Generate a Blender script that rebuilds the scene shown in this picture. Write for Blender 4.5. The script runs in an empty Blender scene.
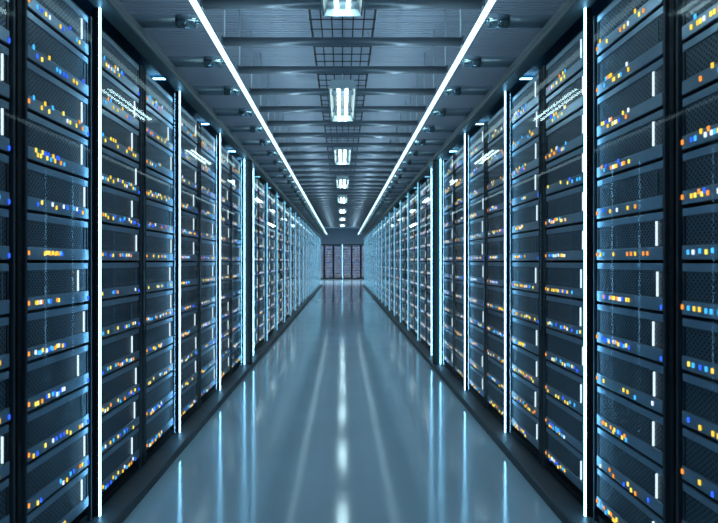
import bpy, bmesh, math, random
from mathutils import Vector, Matrix
random.seed(11)
S = bpy.context.scene
COL = S.collection
PI = math.pi

# ------------------------------------------------------------------ layout (metres)
EYE = 1.155            # camera height over the floor
W = 1.066              # half aisle: plane of the glass doors
RW = 0.6               # rack width
Y0 = 2.447             # first lit post in front of the camera
FPX = 563.6            # focal length in pixels of a 718 px wide frame
PITCH = 0.174          # server pitch
CEIL = EYE + 2.18
LEDGE = EYE - 1.107
YEND = 37.0

# ------------------------------------------------------------------ materials
def new_mat(name):
    m = bpy.data.materials.new(name); m.use_nodes = True
    nt = m.node_tree; nt.nodes.clear()
    out = nt.nodes.new('ShaderNodeOutputMaterial')
    return m, nt, out

def pbr(name, col, rough=0.5, metal=0.0, spec=0.5, noise=0.0, nscale=8.0, rnoise=0.0, bump=0.0):
    m, nt, out = new_mat(name)
    b = nt.nodes.new('ShaderNodeBsdfPrincipled')
    b.inputs['Base Color'].default_value = (*col, 1)
    b.inputs['Roughness'].default_value = rough
    b.inputs['Metallic'].default_value = metal
    b.inputs['Specular IOR Level'].default_value = spec
    nt.links.new(b.outputs[0], out.inputs[0])
    if noise or rnoise or bump:
        tc = nt.nodes.new('ShaderNodeTexCoord')
        n = nt.nodes.new('ShaderNodeTexNoise'); n.inputs['Scale'].default_value = nscale
        n.inputs['Detail'].default_value = 4
        nt.links.new(tc.outputs['Object'], n.inputs['Vector'])
        if noise:
            r = nt.nodes.new('ShaderNodeMapRange')
            r.inputs['To Min'].default_value = 1 - noise; r.inputs['To Max'].default_value = 1 + noise
            nt.links.new(n.outputs['Fac'], r.inputs['Value'])
            mx = nt.nodes.new('ShaderNodeVectorMath'); mx.operation = 'SCALE'
            mx.inputs[0].default_value = col
            nt.links.new(r.outputs[0], mx.inputs['Scale'])
            nt.links.new(mx.outputs[0], b.inputs['Base Color'])
        if rnoise:
            r2 = nt.nodes.new('ShaderNodeMapRange')
            r2.inputs['To Min'].default_value = max(0, rough - rnoise); r2.inputs['To Max'].default_value = rough + rnoise
            nt.links.new(n.outputs['Fac'], r2.inputs['Value'])
            nt.links.new(r2.outputs[0], b.inputs['Roughness'])
        if bump:
            bp = nt.nodes.new('ShaderNodeBump'); bp.inputs['Strength'].default_value = bump
            bp.inputs['Distance'].default_value = 0.01
            nt.links.new(n.outputs['Fac'], bp.inputs['Height'])
            nt.links.new(bp.outputs[0], b.inputs['Normal'])
    return m

def emit(name, col, strength, sample=True):
    m, nt, out = new_mat(name)
    e = nt.nodes.new('ShaderNodeEmission')
    e.inputs[0].default_value = (*col, 1); e.inputs[1].default_value = strength
    nt.links.new(e.outputs[0], out.inputs[0])
    try: m.cycles.emission_sampling = 'AUTO' if sample else 'NONE'
    except Exception: pass
    return m

def grille_mat(name, col, hole, ky, kz):
    """staggered round perforations in a steel sheet, in object space (y across, z up)"""
    m, nt, out = new_mat(name)
    b = nt.nodes.new('ShaderNodeBsdfPrincipled')
    tc = nt.nodes.new('ShaderNodeTexCoord'); sp = nt.nodes.new('ShaderNodeSeparateXYZ')
    nt.links.new(tc.outputs['Object'], sp.inputs[0])
    def sn(o, k):
        a = nt.nodes.new('ShaderNodeMath'); a.operation = 'MULTIPLY'; a.inputs[1].default_value = k
        nt.links.new(o, a.inputs[0])
        s = nt.nodes.new('ShaderNodeMath'); s.operation = 'SINE'; nt.links.new(a.outputs[0], s.inputs[0])
        return s.outputs[0]
    mu = nt.nodes.new('ShaderNodeMath'); mu.operation = 'MULTIPLY'
    nt.links.new(sn(sp.outputs[1], ky), mu.inputs[0]); nt.links.new(sn(sp.outputs[2], kz), mu.inputs[1])
    mr = nt.nodes.new('ShaderNodeMapRange'); mr.inputs['From Min'].default_value = 0.18; mr.inputs['From Max'].default_value = 0.42
    nt.links.new(mu.outputs[0], mr.inputs['Value'])
    mx = nt.nodes.new('ShaderNodeMixRGB')
    mx.inputs[1].default_value = (*col, 1); mx.inputs[2].default_value = (*hole, 1)
    nt.links.new(mr.outputs[0], mx.inputs[0]); nt.links.new(mx.outputs[0], b.inputs['Base Color'])
    b.inputs['Metallic'].default_value = 0.5; b.inputs['Roughness'].default_value = 0.42
    bp = nt.nodes.new('ShaderNodeBump'); bp.inputs['Strength'].default_value = 0.6; bp.inputs['Distance'].default_value = 0.004
    bp.invert = True
    nt.links.new(mr.outputs[0], bp.inputs['Height']); nt.links.new(bp.outputs[0], b.inputs['Normal'])
    nt.links.new(b.outputs[0], out.inputs[0])
    return m

def glass_mat(name, ior):
    m, nt, out = new_mat(name)
    t = nt.nodes.new('ShaderNodeBsdfTransparent'); t.inputs[0].default_value = (0.97, 0.99, 1, 1)
    g = nt.nodes.new('ShaderNodeBsdfGlossy'); g.inputs['Roughness'].default_value = 0.02
    f = nt.nodes.new('ShaderNodeFresnel'); f.inputs[0].default_value = ior
    mx = nt.nodes.new('ShaderNodeMixShader')
    ge = nt.nodes.new('ShaderNodeNewGeometry')          # only the outer face of the pane mirrors
    inv = nt.nodes.new('ShaderNodeMath'); inv.operation = 'SUBTRACT'; inv.inputs[0].default_value = 1
    nt.links.new(ge.outputs['Backfacing'], inv.inputs[1])
    mu = nt.nodes.new('ShaderNodeMath'); mu.operation = 'MULTIPLY'
    nt.links.new(f.outputs[0], mu.inputs[0]); nt.links.new(inv.outputs[0], mu.inputs[1])
    nt.links.new(mu.outputs[0], mx.inputs[0]); nt.links.new(t.outputs[0], mx.inputs[1]); nt.links.new(g.outputs[0], mx.inputs[2])
    nt.links.new(mx.outputs[0], out.inputs[0])
    return m

M = {}
M['floor'] = pbr('polished_epoxy', (0.50, 0.64, 0.70), 0.11, 0, 0.9, noise=0.10, nscale=2.2, rnoise=0.02)
M['ceiling'] = pbr('ribbed_ceiling_steel', (0.48, 0.58, 0.70), 0.5, 0.25, 0.5, noise=0.05, nscale=3)
M['wall'] = pbr('grey_blue_paint', (0.16, 0.20, 0.24), 0.7, noise=0.05)
M['canopy'] = pbr('canopy_paint', (0.10, 0.125, 0.13), 0.5, 0.2, noise=0.08, nscale=5)
M['cavity'] = pbr('deep_blue_panel', (0.02, 0.08, 0.16), 0.5)
M['plinth'] = pbr('charcoal_plinth', (0.055, 0.068, 0.078), 0.5, noise=0.08, nscale=5)
M['fin'] = pbr('dark_green_grey_panel', (0.018, 0.023, 0.022), 0.6, noise=0.06)
M['black'] = pbr('black_steel', (0.008, 0.011, 0.015), 0.65, 0.0, 0.2)
M['stile'] = pbr('gunmetal', (0.035, 0.047, 0.062), 0.6, 0.0, noise=0.08, nscale=9)
M['bezel'] = pbr('blue_grey_brushed_metal', (0.25, 0.33, 0.41), 0.285, 0.85, noise=0.10, nscale=14)
M['body'] = pbr('server_case', (0.03, 0.04, 0.055), 0.45, 0.4)
M['grille'] = grille_mat('perforated_steel', (0.075, 0.105, 0.14), (0.004, 0.006, 0.009), 2*PI/0.021, 2*PI/0.019)
M['glass'] = glass_mat('door_glass', 1.12)
M['bar_off'] = pbr('frosted_light_guide', (0.22, 0.30, 0.36), 0.4)
M['tube_steel'] = pbr('dark_tube_steel', (0.16, 0.21, 0.25), 0.36, 0.5)
M['chrome'] = pbr('polished_sleeve', (0.45, 0.58, 0.62), 0.18, 0.9)
M['rod'] = pbr('pale_rod', (0.6, 0.75, 0.8), 0.4, 0.1)
M['wire'] = pbr('dark_wire', (0.03, 0.04, 0.05), 0.5, 0.3)
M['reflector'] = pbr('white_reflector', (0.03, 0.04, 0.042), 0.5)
M['led_post'] = emit('post_light', (0.24, 0.64, 1.0), 12.5)
M['led_post_cyan'] = emit('cyan_post_light', (0.22, 0.66, 1.0), 2.3)
M['led_line'] = emit('aisle_line_light', (0.55, 0.88, 1.0), 2.9)
M['tube'] = emit('fluorescent_tube', (0.62, 0.92, 1.0), 18.0)
M['bar'] = emit('white_status_bar', (0.72, 0.92, 1.0), 1.15, False)
LED = {'amber': emit('amber_led', (1.0, 0.60, 0.06), 1.25, False), 'orange': emit('orange_led', (1.0, 0.32, 0.05), 1.2, False),
       'yellow': emit('yellow_led', (1.0, 0.76, 0.12), 1.3, False), 'blue': emit('blue_led', (0.03, 0.13, 1.0), 1.3, False),
       'cyan': emit('cyan_led', (0.06, 0.46, 1.0), 1.3, False), 'white': emit('white_led', (0.75, 0.85, 1.0), 1.3, False)}
LEDW = ['amber']*3 + ['yellow']*4 + ['orange']*2 + ['blue']*3 + ['cyan']*4 + ['white']*2

# ------------------------------------------------------------------ mesh helpers
class MB:
    def __init__(s): s.bm = bmesh.new(); s.mats = []
    def mi(s, m):
        if m not in s.mats: s.mats.append(m)
        return s.mats.index(m)
    def box(s, x0, x1, y0, y1, z0, z1, m, bev=0.0):
        i = s.mi(m)
        if bev <= 0:
            v = [s.bm.verts.new(p) for p in ((x0,y0,z0),(x1,y0,z0),(x1,y1,z0),(x0,y1,z0),(x0,y0,z1),(x1,y0,z1),(x1,y1,z1),(x0,y1,z1))]
            for f in ((0,3,2,1),(4,5,6,7),(0,1,5,4),(1,2,6,5),(2,3,7,6),(3,0,4,7)):
                s.bm.faces.new([v[k] for k in f]).material_index = i
        else:
            t = bmesh.new()
            bmesh.ops.create_cube(t, size=1)
            for q in t.verts:
                q.co = Vector(((x0+x1)/2 + q.co.x*(x1-x0), (y0+y1)/2 + q.co.y*(y1-y0), (z0+z1)/2 + q.co.z*(z1-z0)))
            bmesh.ops.bevel(t, geom=t.edges[:], offset=bev, segments=2, affect='EDGES', profile=0.5)
            s.merge(t, i)
        return s
    def merge(s, t, i):
        vm = {}
        for q in t.verts: vm[q.index if False else q] = s.bm.verts.new(q.co)
        for f in t.faces:
            n = s.bm.faces.new([vm[q] for q in f.verts]); n.material_index = i; n.smooth = f.smooth
        t.free()
    def tube(s, p0, p1, r0, m, r1=None, n=12):
        i = s.mi(m); r1 = r0 if r1 is None else r1
        p0, p1 = Vector(p0), Vector(p1); d = (p1-p0).normalized()
        a = d.orthogonal().normalized(); b = d.cross(a)
        A = []; B = []
        for k in range(n):
            c, q = math.cos(2*PI*k/n), math.sin(2*PI*k/n)
            A.append(s.bm.verts.new(p0 + (a*c + b*q)*r0)); B.append(s.bm.verts.new(p1 + (a*c + b*q)*r1))
        for k in range(n):
            f = s.bm.faces.new((A[k], A[(k+1) % n], B[(k+1) % n], B[k])); f.material_index = i; f.smooth = True
        s.bm.faces.new(A[::-1]).material_index = i; s.bm.faces.new(B).material_index = i
        return s
    def prism(s, prof, y0, y1, m):
        """closed (x,z) outline extruded along y"""
        i = s.mi(m)
        A = [s.bm.verts.new((x, y0, z)) for x, z in prof]; B = [s.bm.verts.new((x, y1, z)) for x, z in prof]
        n = len(prof)
        for k in range(n): s.bm.faces.new((A[k], A[(k+1) % n], B[(k+1) % n], B[k])).material_index = i
        s.bm.faces.new(A[::-1]).material_index = i; s.bm.faces.new(B).material_index = i
        return s
    def mesh(s, name):
        bmesh.ops.recalc_face_normals(s.bm, faces=s.bm.faces[:])
        me = bpy.data.meshes.new(name); s.bm.to_mesh(me); s.bm.free()
        for m in s.mats: me.materials.append(m)
        return me

def obj(name, me, parent=None, loc=(0,0,0), label=None):
    o = bpy.data.objects.new(name, me); COL.objects.link(o); o.location = loc
    if parent: o.parent = parent
    if label: o['label'] = label
    return o
def thing(name, label, cat, loc=(0,0,0), rz=0.0, group=None):
    o = bpy.data.objects.new(name, None); COL.objects.link(o)
    o.empty_display_size = 0.1
    o.location = loc; o.rotation_euler = (0, 0, rz); o['label'] = label; o['category'] = cat
    if group: o['group'] = group
    return o
def struct(name, me):
    o = obj(name, me); o['kind'] = 'structure'; return o
ORD = ['zeroth','first','second','third','fourth','fifth','sixth','seventh','eighth','ninth','tenth','eleventh','twelfth','thirteenth',
       'fourteenth','fifteenth','sixteenth','seventeenth','eighteenth','nineteenth','twentieth']
TENS = {2:('twenty','twentieth'),3:('thirty','thirtieth'),4:('forty','fortieth'),5:('fifty','fiftieth')}
def ordn(n):
    if n <= 20: return ORD[n]
    return TENS[n//10][1] if n % 10 == 0 else TENS[n//10][0] + '-' + ORD[n % 10]

# ------------------------------------------------------------------ room shell
struct('floor', MB().box(-2.6, 2.6, -1.5, YEND+1.2, -0.1, 0, M['floor']).mesh('floor'))
def ceiling_mesh():
    b = MB(); i = b.mi(M['ceiling']); y = -1.5; per = 0.05; prev = None
    while y < YEND+1.2:
        for dy, dz in ((0, 0), (0.034, 0), (0.036, 0.03), (0.048, 0.03)):
            a = (b.bm.verts.new((-2.6, y+dy, CEIL+dz)), b.bm.verts.new((2.6, y+dy, CEIL+dz)))
            if prev: b.bm.faces.new((prev[0], prev[1], a[1], a[0])).material_index = i
            prev = a
        y += per
    b.box(-2.6, 2.6, -1.5, YEND+1.2, CEIL+0.035, CEIL+0.1, M['ceiling'])
    return b.mesh('ceiling')
struct('ceiling', ceiling_mesh())
struct('wall_left', MB().box(-2.6, -2.3, -1.5, YEND+1.2, 0, CEIL, M['wall']).mesh('wall_left'))
struct('wall_right', MB().box(2.3, 2.6, -1.5, YEND+1.2, 0, CEIL, M['wall']).mesh('wall_right'))
struct('wall_end', MB().box(-2.3, 2.3, YEND+1.0, YEND+1.2, 0, CEIL, M['wall']).mesh('wall_end'))
struct('wall_over_end', MB().box(-2.3, 2.3, YEND+0.02, YEND+1.0, EYE+1.13, CEIL, M['wall']).mesh('wall_over_end'))

YS, YB1, YB2 = Y0 - 3*RW, Y0 + 6*RW, Y0 + 7*RW
NB2 = 34
YB2E = YB2 + NB2*RW
PE = 0.972               # plinth edge
for sd, nm in ((-1, 'left'), (1, 'right')):
    b = MB()
    prof = [(sd*PE, 0), (sd*PE, LEDGE-0.006), (sd*(PE+0.006), LEDGE), (sd*1.97, LEDGE), (sd*1.97, 0)]
    b.prism(prof, YS, YB2E, M['plinth'])
    struct('baseboard_' + nm, b.mesh('plinth'))
    # canopy over the racks: lip, front edge, cavity roof and back
    b = MB()
    b.prism([(sd*0.995, EYE+1.10), (sd*0.990, EYE+1.106), (sd*0.990, EYE+1.128), (sd*1.06, EYE+1.24), (sd*1.07, EYE+1.24), (sd*1.07, EYE+1.10)], YS, YB2E, M['canopy'])
    b.box(sd*1.07, sd*1.97, YS, YB2E, EYE+1.20, EYE+1.24, M['cavity'])
    b.box(sd*1.45, sd*1.50, YS, YB2E, EYE+1.06, EYE+1.20, M['cavity'])
    struct('trim_1' if sd < 0 else 'trim_2', b.mesh('canopy'))

# ------------------------------------------------------------------ rack meshes (local: +x to the aisle, y along it, z up from the ledge)
RH = 2.157
def box_mesh(n, *a, **k): return MB().box(*a, **k).mesh(n)
ME_SIDE = [box_mesh('side_panel', -0.9, -0.012, s*0.3-(0.012 if s > 0 else 0), s*0.3+(0.012 if s < 0 else 0), 0.0, RH, M['black']) for s in (-1, 1)]
def stile(s):
    a, c = sorted((s*0.2575, s*0.270))
    return box_mesh('stile', -0.035, -0.008, a, c, 0.0, RH, M['stile'], bev=0.003)
ME_STILE = [stile(-1), stile(1)]
def rail(s):
    a, c = sorted((s*0.2495, s*0.287))
    return box_mesh('rail', -0.62, -0.05, a, c, 0.02, RH-0.03, M['black'])
ME_RAIL = [rail(-1), rail(1)]
ME_TOP = box_mesh('top_panel', -0.9, -0.02, -0.288, 0.288, RH-0.011, RH, M['stile'], bev=0.003)
ME_BASE = box_mesh('base_panel', -0.9, -0.02, -0.288, 0.288, 0.0, 0.03, M['black'])
ME_BACK = box_mesh('back_panel', -0.9, -0.885, -0.288, 0.288, 0.03, RH-0.011, M['black'])
ME_GLASS = {s: box_mesh('glass_door', -0.004, 0.0, -0.244 if s == -1 else -0.2995, 0.244 if s == 1 else 0.2995, 0.002, RH+0.02, M['glass']) for s in (-1, 0, 1)}
def strip(yc, mm):
    b = MB()
    b.box(0.012, 0.018, yc-0.005, yc+0.005, 0.004, RH+0.048, mm)
    b.box(-0.012, 0.012, yc-0.003, yc+0.003, 0.004, RH+0.048, M['black'])
    b.box(-0.20, -0.006, yc-0.003, yc+0.003, RH+0.126, RH+0.135, mm)
    return b.mesh('light_strip')
ME_STRIP = {1: strip(0.2945, M['led_post']), -1: strip(-0.2945, M['led_post'])}
ME_STRIP2 = {1: strip(0.2945, M['led_post_cyan']), -1: strip(-0.2945, M['led_post_cyan'])}

# ------------------------------------------------------------------ server meshes (local origin: bottom centre of the front)
SH = 0.162
TB, BB = 0.025, 0.044
ME_CASE = box_mesh('chassis', -0.58, -0.006, -0.248, 0.248, 0, SH, M['body'])
ME_TB = box_mesh('top_bezel', -0.006, 0.001, -0.246, 0.246, SH-TB, SH, M['bezel'], bev=0.002)
ME_BB = box_mesh('bottom_bezel', -0.006, 0.003, -0.246, 0.246, 0, BB, M['bezel'], bev=0.002)
ME_GR = box_mesh('grille', -0.006, -0.003, -0.236, 0.236, BB, SH-TB, M['grille'])
ME_EAR = [box_mesh('ear', -0.006, 0.000, *(sorted((s*0.236, s*0.246))), BB, SH-TB, M['body']) for s in (-1, 1)]
ME_LED = {c: box_mesh('indicator_light', -0.001, 0.0025, -0.0043, 0.0043, -0.0075, 0.0075, m) for c, m in LED.items()}
ME_BAR = {True: box_mesh('status_bar', -0.004, 0.003, -0.002, 0.002, BB+0.004, SH-TB-0.004, M['bar']),
          False: box_mesh('status_bar', -0.004, 0.000, -0.0015, 0.0015, BB+0.004, SH-TB-0.004, M['bar_off'])}

def led_layout(h, dense=False):
    """list of (y, z, colour) on one face; h = height over eye level"""
    out = []
    kind = random.random()
    n = 15
    y0, y1 = (-0.225, 0.20) if kind < 0.6 else (-0.20, 0.03)
    sh = 0.024*max(-1, min(1, h/0.7))
    for k in range(n):
        if random.random() > (0.9 if dense else 0.62 if kind < 0.6 else 0.8): continue
        y = y0 + (y1-y0)*(k+0.5)/n + random.uniform(-0.004, 0.004)
        c = random.choice(LEDW + ['white']*14 if dense else LEDW)
        z = BB*0.52
        if random.random() < 0.42: z += sh if sh > 0 else sh*0.55
        out.append((y, z, c))
    if random.random() < 0.6: out.append((-0.241, BB*0.55, 'orange'))
    if random.random() < 0.35: out.append((0.240, BB*0.3, 'blue'))
    return out

def add_server(side, X, y, h, label_pos, detail, sy=1.0):
    lit = random.random() < (0.72 if detail else 0.8)
    lab = 'perforated server with ' + ('lit' if lit else 'unlit') + ' side bar, ' + label_pos
    t = thing('rack_server', lab, 'server', (X, y, EYE + h - PITCH/2 + 0.006), 0 if side < 0 else PI, 'perforated servers in the racks')
    t.scale = (1, sy, 1)
    obj('chassis', ME_CASE, t); obj('top_bezel', ME_TB, t); obj('bottom_bezel', ME_BB, t); obj('perforated_grille', ME_GR, t)
    if detail:
        obj('ear', ME_EAR[0], t); obj('ear', ME_EAR[1], t)
    yb = random.choice((0.205, 0.185, 0.21, 0.15 if side < 0 else 0.19))
    obj('status_bar', ME_BAR[lit], t, (0, yb, 0), 'lit white status bar' if lit else 'unlit grey status bar')
    leds = led_layout(h, not detail)
    if detail:
        for (ly, lz, c) in leds: obj('indicator_light', ME_LED[c], t, (0.0035, ly, lz), c + ' indicator light')
    else:
        b = MB()
        for (ly, lz, c) in leds: b.box(0.0025, 0.006, ly-0.0055, ly+0.0055, lz-0.0085, lz+0.0085, LED[c])
        obj('indicator_lights', b.mesh('indicator_lights'), t)

def far_server(b, tf, h, extra=0):
    """a distant server drawn straight into the shared mesh b; tf maps local boxes to the world"""
    def bx(x0, x1, y0, y1, z0, z1, m):
        (X0, Ya), (X1, Yb) = tf(x0, y0), tf(x1, y1)
        b.box(min(X0, X1), max(X0, X1), min(Ya, Yb), max(Ya, Yb), EYE+h-PITCH/2+0.006+z0, EYE+h-PITCH/2+0.006+z1, m)
    bx(-0.58, -0.006, -0.248, 0.248, 0, SH, M['body'])
    bx(-0.006, 0.001, -0.246, 0.246, SH-TB, SH, M['bezel'])
    bx(-0.006, 0.003, -0.246, 0.246, 0, BB, M['bezel'])
    bx(-0.006, -0.003, -0.24, 0.24, BB, SH-TB, M['grille'])
    if random.random() < 0.8: bx(-0.003, 0.004, 0.201, 0.208, BB, SH-TB, M['bar'])
    for q in range(extra):
        ly, lz = random.uniform(-0.22, 0.22), random.uniform(BB, SH-TB)
        bx(0.0, 0.006, ly-0.008, ly+0.008, lz-0.008, lz+0.008, LED[random.choice(['white', 'white', 'blue', 'orange', 'cyan'])])
    for (ly, lz, c) in led_layout(h, True): bx(0.0025, 0.006, ly-0.0055, ly+0.0055, lz-0.0085, lz+0.0085, LED[c])

# ------------------------------------------------------------------ racks
far = MB()
SRV_R = 0.016
for sd, side in ((-1, 'left'), (1, 'right')):
    rz = 0 if sd < 0 else PI
    ys = [Y0 + RW*(j+0.5) for j in range(-2, 6)] + [YB2 + RW*(j+0.5) for j in range(NB2)]
    for n, y in enumerate(ys, 1):
        sy = 1.0
        if sd < 0 and n == 1: y += 0.035                 # the left row: a slightly narrower second rack
        if sd < 0 and n == 2: y += 0.0175; sy = 0.565/0.6
        lab = ('glass-fronted black rack of servers, %s from the camera along the %s side' % (ordn(n), side))
        if n == 8: lab = 'glass-fronted black rack of servers just before the %s dark upright panel, eighth from camera' % side
        if n == 9: lab = 'glass-fronted black rack of servers just behind the %s dark upright panel, ninth from camera' % side
        t = thing('server_rack', lab, 'rack', (sd*W, y, LEDGE), rz, 'racks along the %s side' % side)
        t.scale = (1, sy, 1)
        for k in (0, 1):
            obj('side_panel', ME_SIDE[k], t); obj('stile', ME_STILE[k], t); obj('mounting_rail', ME_RAIL[k], t)
        obj('top_panel', ME_TOP, t); obj('base_panel', ME_BASE, t); obj('back_panel', ME_BACK, t)
        obj('glass_door', ME_GLASS[0 if n % 2 else -sd], t, label='clear glass door')
        if n <= 8: has = 1 if n % 2 == 0 else 0          # posts at the far edge of every second rack
        else: has = -1 if n % 2 == 1 else 0              # beyond the panel: at the near edge
        if has: obj('light_strip', (ME_STRIP if n <= 9 else ME_STRIP2)[has if sd < 0 else -has], t, label='glowing cyan white light strip')
        if n == len(ys): obj('light_strip', ME_STRIP2[1 if sd < 0 else -1], t, label='glowing cyan white light strip')
        slots = [k for k in range(12) if not (n == 1 and k in (0, 11))]
        for k in slots:
            h = (5.5-k)*PITCH
            if n <= 12:
                word = ordn(slots.index(k)+1)
                pos = '%s from top, %s rack on %s' % (word, 'nearest' if n == 1 else ordn(n) + ' nearest', side)
                add_server(sd, sd*(W+SRV_R), y, h, pos, n <= 8, sy)
            else:
                far_server(far, (lambda x, yy, y=y, sd=sd: (sd*(W+SRV_R) - sd*x, y - sd*yy)), h)
    # dark upright panel between the two blocks of racks, with a blank cabinet behind it
    t = thing('end_panel', 'dark green-grey upright panel jutting out between the rack blocks on the %s' % side, 'panel', (sd*W, YB1+0.035, LEDGE), 0, 'dark upright panels')
    a, c = sorted((sd*(PE+0.004-W), sd*0.30))
    obj('upright_board', box_mesh('upright_board', a, c, -0.024, 0.024, 0, 2.2, M['fin'], bev=0.003), t)
    a, c = sorted((sd*0.02, sd*0.9))
    obj('blank_cabinet', box_mesh('blank_cabinet', a, c, 0.024, RW-0.037, 0, RH, M['black'], bev=0.004), t)

# end row of racks facing the camera
for q in range(6):
    xc = (q-2.5)*RW
    t = thing('server_rack', 'far rack of speckled coloured lights across the aisle end, %s from the left' % ordn(q+1), 'rack', (xc, YEND, LEDGE), -PI/2, 'racks across the far end')
    for k in (0, 1):
        obj('side_panel', ME_SIDE[k], t); obj('stile', ME_STILE[k], t); obj('mounting_rail', ME_RAIL[k], t)
    obj('top_panel', ME_TOP, t); obj('base_panel', ME_BASE, t); obj('back_panel', ME_BACK, t)
    obj('glass_door', ME_GLASS[0], t, label='clear glass door')
    if q == 2: obj('light_strip', ME_STRIP[1], t, label='glowing cyan white light strip')
    for k in range(12):
        far_server(far, (lambda x, yy, xc=xc: (xc + yy, YEND + SRV_R - x)), (5.5-k)*PITCH, 26)
b = MB().box(-1.9, 1.9, YEND, YEND+0.95, 0, LEDGE, M['plinth'])
struct('baseboard_end', b.mesh('plinth_end'))
o = obj('rack_servers', far.mesh('rack_servers')); o['kind'] = 'stuff'
o['label'] = 'distant rows of perforated servers with tiny lights in the far racks'; o['category'] = 'servers'

# ------------------------------------------------------------------ ceiling fittings
HJ = 1.59
ny = 0
for k in range(38):
    y = 3.475 + 0.602*k
    if y > 26.2: break
    ny += 1
    t = thing('ceiling_crossbar', 'round dark steel bar hung across the ceiling, %s from the camera' % ordn(ny), 'bar', (0, y, EYE+HJ), 0, 'steel bars across the ceiling')
    if k == 0:
        me_bar = MB().tube((-0.862, 0, 0), (0.862, 0, 0), 0.031, M['tube_steel'], n=16).mesh('crossbar')
        me_cap = MB().box(-0.006, 0.006, -0.033, 0.033, -0.033, 0.033, M['tube_steel'], bev=0.004).mesh('end_cap')
        me_rod = MB().tube((0, 0, 0.02), (0, 0, CEIL-EYE-HJ+0.005), 0.007, M['rod'], n=8).mesh('hanger_rod')
    obj('bar', me_bar, t)
    for s in (-1, 1):
        obj('end_cap', me_cap, t, (s*0.864, 0, 0)); obj('hanger_rod', me_rod, t, (s*0.855, 0, 0))

for sd, side in ((-1, 'left'), (1, 'right')):
    LY0, LY1 = 0.8, 26.0
    t = thing('linear_light', 'long glowing white line light running above the %s row of racks' % side, 'light', (sd*0.717, 0, EYE+1.24), 0, 'line lights along the aisle')
    obj('light_bar', MB().box(-0.012, 0.012, LY0, LY1, 0.0, 0.020, M['led_line']).mesh('light_bar'), t, label='glowing white bar')
    ma = MB().tube((0.15, 0, 0), (0.70, 0, 0), 0.033, M['tube_steel'], n=16) if sd > 0 else MB().tube((-0.15, 0, 0), (-0.70, 0, 0), 0.033, M['tube_steel'], n=16)
    ma = ma.mesh('bracket_arm')
    ms = MB().tube((sd*0.048, 0, 0), (sd*0.15, 0, 0), 0.035, M['chrome'], n=18).tube((sd*0.012, 0, 0), (sd*0.048, 0, 0), 0.012, M['chrome'], n=10).mesh('sleeve')
    k = 0
    while True:
        y = 1.16 + 0.6*k; k += 1
        if y > 25.9: break
        a = obj('bracket_arm', ma, t, (0, y, 0.022)); obj('sleeve', ms, a, label='shiny end sleeve')

# square-mesh cable tray over the middle of the aisle
HT = 1.80
t = thing('cable_tray', 'dark wire mesh cable tray hung along the middle of the ceiling', 'tray', (0, 0, EYE+HT))
b = MB()
TY0, TY1 = 2.6, 26.0
for k in range(7):
    x = -0.24 + 0.08*k
    b.box(x-0.005, x+0.005, TY0, TY1, -0.004, 0.004, M['wire'])
for s in (-1, 1):
    b.box(s*0.24-0.004, s*0.24+0.004, TY0, TY1, 0.05, 0.058, M['wire'])
y = TY0
while y < TY1:
    b.box(-0.245, 0.245, y-0.004, y+0.004, -0.010, -0.004, M['wire'])
    for s in (-1, 1): b.box(s*0.244-0.003, s*0.244+0.003, y-0.004, y+0.004, -0.01, 0.06, M['wire'])
    y += 0.175
obj('wire_mesh', b.mesh('wire_mesh'), t)
mh = MB().tube((0, 0, 0), (0, 0, CEIL-EYE-HT+0.005), 0.005, M['rod'], n=8).mesh('tray_hanger')
for k in range(19):
    for s in (-1, 1): obj('hanger_rod', mh, t, (s*0.252, 2.95+1.2*k, 0.0))

# ceiling lamps
LYS = [2.36, 5.0, 7.75, 10.6, 13.6, 16.7, 20.0, 23.6]
LL = 1.16
b = MB()
prof = [(-0.122, 0.0), (-0.115, 0.0), (-0.088, 0.062), (0.088, 0.062), (0.115, 0.0), (0.122, 0.0), (0.098, 0.075), (-0.098, 0.075)]
b.prism(prof, 0, LL, M['reflector'])
b.prism([(-0.124, 0.001), (-0.122, 0.001), (-0.099, 0.076), (0.099, 0.076), (0.122, 0.001), (0.124, 0.001), (0.101, 0.08), (-0.101, 0.08)], 0, LL, M['rod'])
me_house = b.mesh('lamp_housing')
me_cap = MB().prism([(-0.122, 0.0), (0.122, 0.0), (0.098, 0.075), (-0.098, 0.075)], -0.008, 0.0, M['rod']).mesh('lamp_end_cap')
me_tube = MB().tube((0, 0.02, 0), (0, LL-0.02, 0), 0.012, M['tube'], n=12).mesh('lamp_tube')
me_lrod = MB().tube((0, 0, 0.07), (0, 0, CEIL-EYE-1.533+0.005), 0.005, M['rod'], n=8).mesh('lamp_rod')
me_fin = MB().box(-0.003, 0.003, 0, LL, 0, 0.05, M['reflector']).mesh('lamp_baffle')
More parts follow.
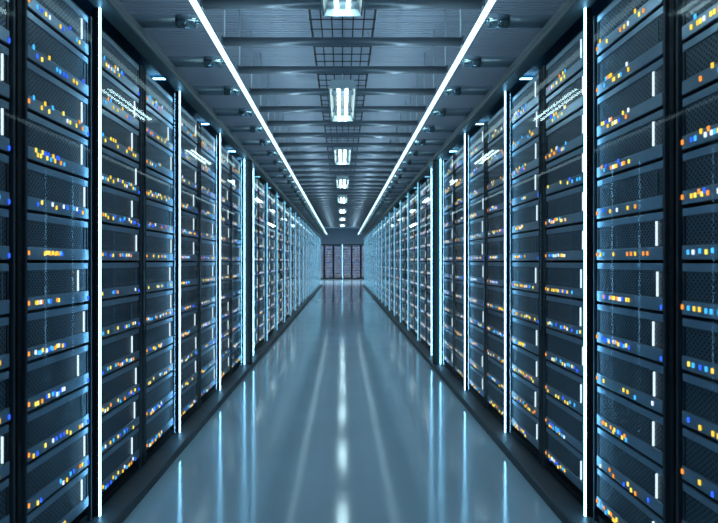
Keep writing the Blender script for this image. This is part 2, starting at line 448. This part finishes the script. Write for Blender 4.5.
for k, y in enumerate(LYS):
    t = thing('ceiling_lamp', 'twin-tube white ceiling lamp over the aisle middle, %s from the camera' % ordn(k+1), 'lamp', (0, y, EYE+1.533), 0, 'twin-tube ceiling lamps')
    obj('housing', me_house, t)
    obj('end_cap', me_cap, t); obj('end_cap', me_cap, t, (0, LL+0.008, 0))
    for s in (-1, 1): obj('tube', me_tube, t, (s*0.036, 0, 0.014), 'glowing white tube')
    for s in (-1, 1): obj('hanger_rod', me_lrod, t, (0, LL/2 + s*0.35, 0))

# unseen area lights added to brighten the ceiling and the far end
def area(name, loc, rot, sx, sy, power, col):
    l = bpy.data.lights.new(name, 'AREA'); l.shape = 'RECTANGLE'; l.size = sx; l.size_y = sy
    l.energy = power; l.color = col
    o = bpy.data.objects.new(name, l); COL.objects.link(o); o.location = loc; o.rotation_euler = rot
    return o
for sd in (-1, 1):
    area('ceiling_fill', (sd*0.717, 13.4, EYE+1.262), (PI, 0, 0), 0.022, 25.2, 56, (0.62, 0.86, 1.0))  # added upward fill on top of the line lights
    area('far_end_fill', (sd*1.75, 31.5, CEIL-0.15), (0, 0, 0), 0.3, 3.0, 170, (0.62, 0.85, 1.0))  # added fill hidden beside the aisle, brightens the end wall and racks

# ------------------------------------------------------------------ world, camera
w = bpy.data.worlds.new('world'); S.world = w; w.use_nodes = True
bg = w.node_tree.nodes['Background']
bg.inputs[0].default_value = (0.42, 0.72, 1.0, 1); bg.inputs[1].default_value = 0.22

cam = bpy.data.cameras.new('camera'); co = bpy.data.objects.new('camera', cam); COL.objects.link(co)
co.location = (0, 0, EYE); co.rotation_euler = (PI/2, 0, 0)
cam.sensor_width = 36; cam.lens = FPX/718*36
cam.shift_x = 16.5/718; cam.shift_y = 0.0
cam.clip_start = 0.05; cam.clip_end = 200
cam.dof.use_dof = True; cam.dof.focus_distance = 3.0; cam.dof.aperture_fstop = 4.0
S.camera = co
S.view_settings.view_transform = 'Standard'
try: S.view_settings.look = 'None'
except Exception: pass
S.view_settings.gamma = 1; S.view_settings.use_curve_mapping = False
S.view_settings.exposure = 0.12
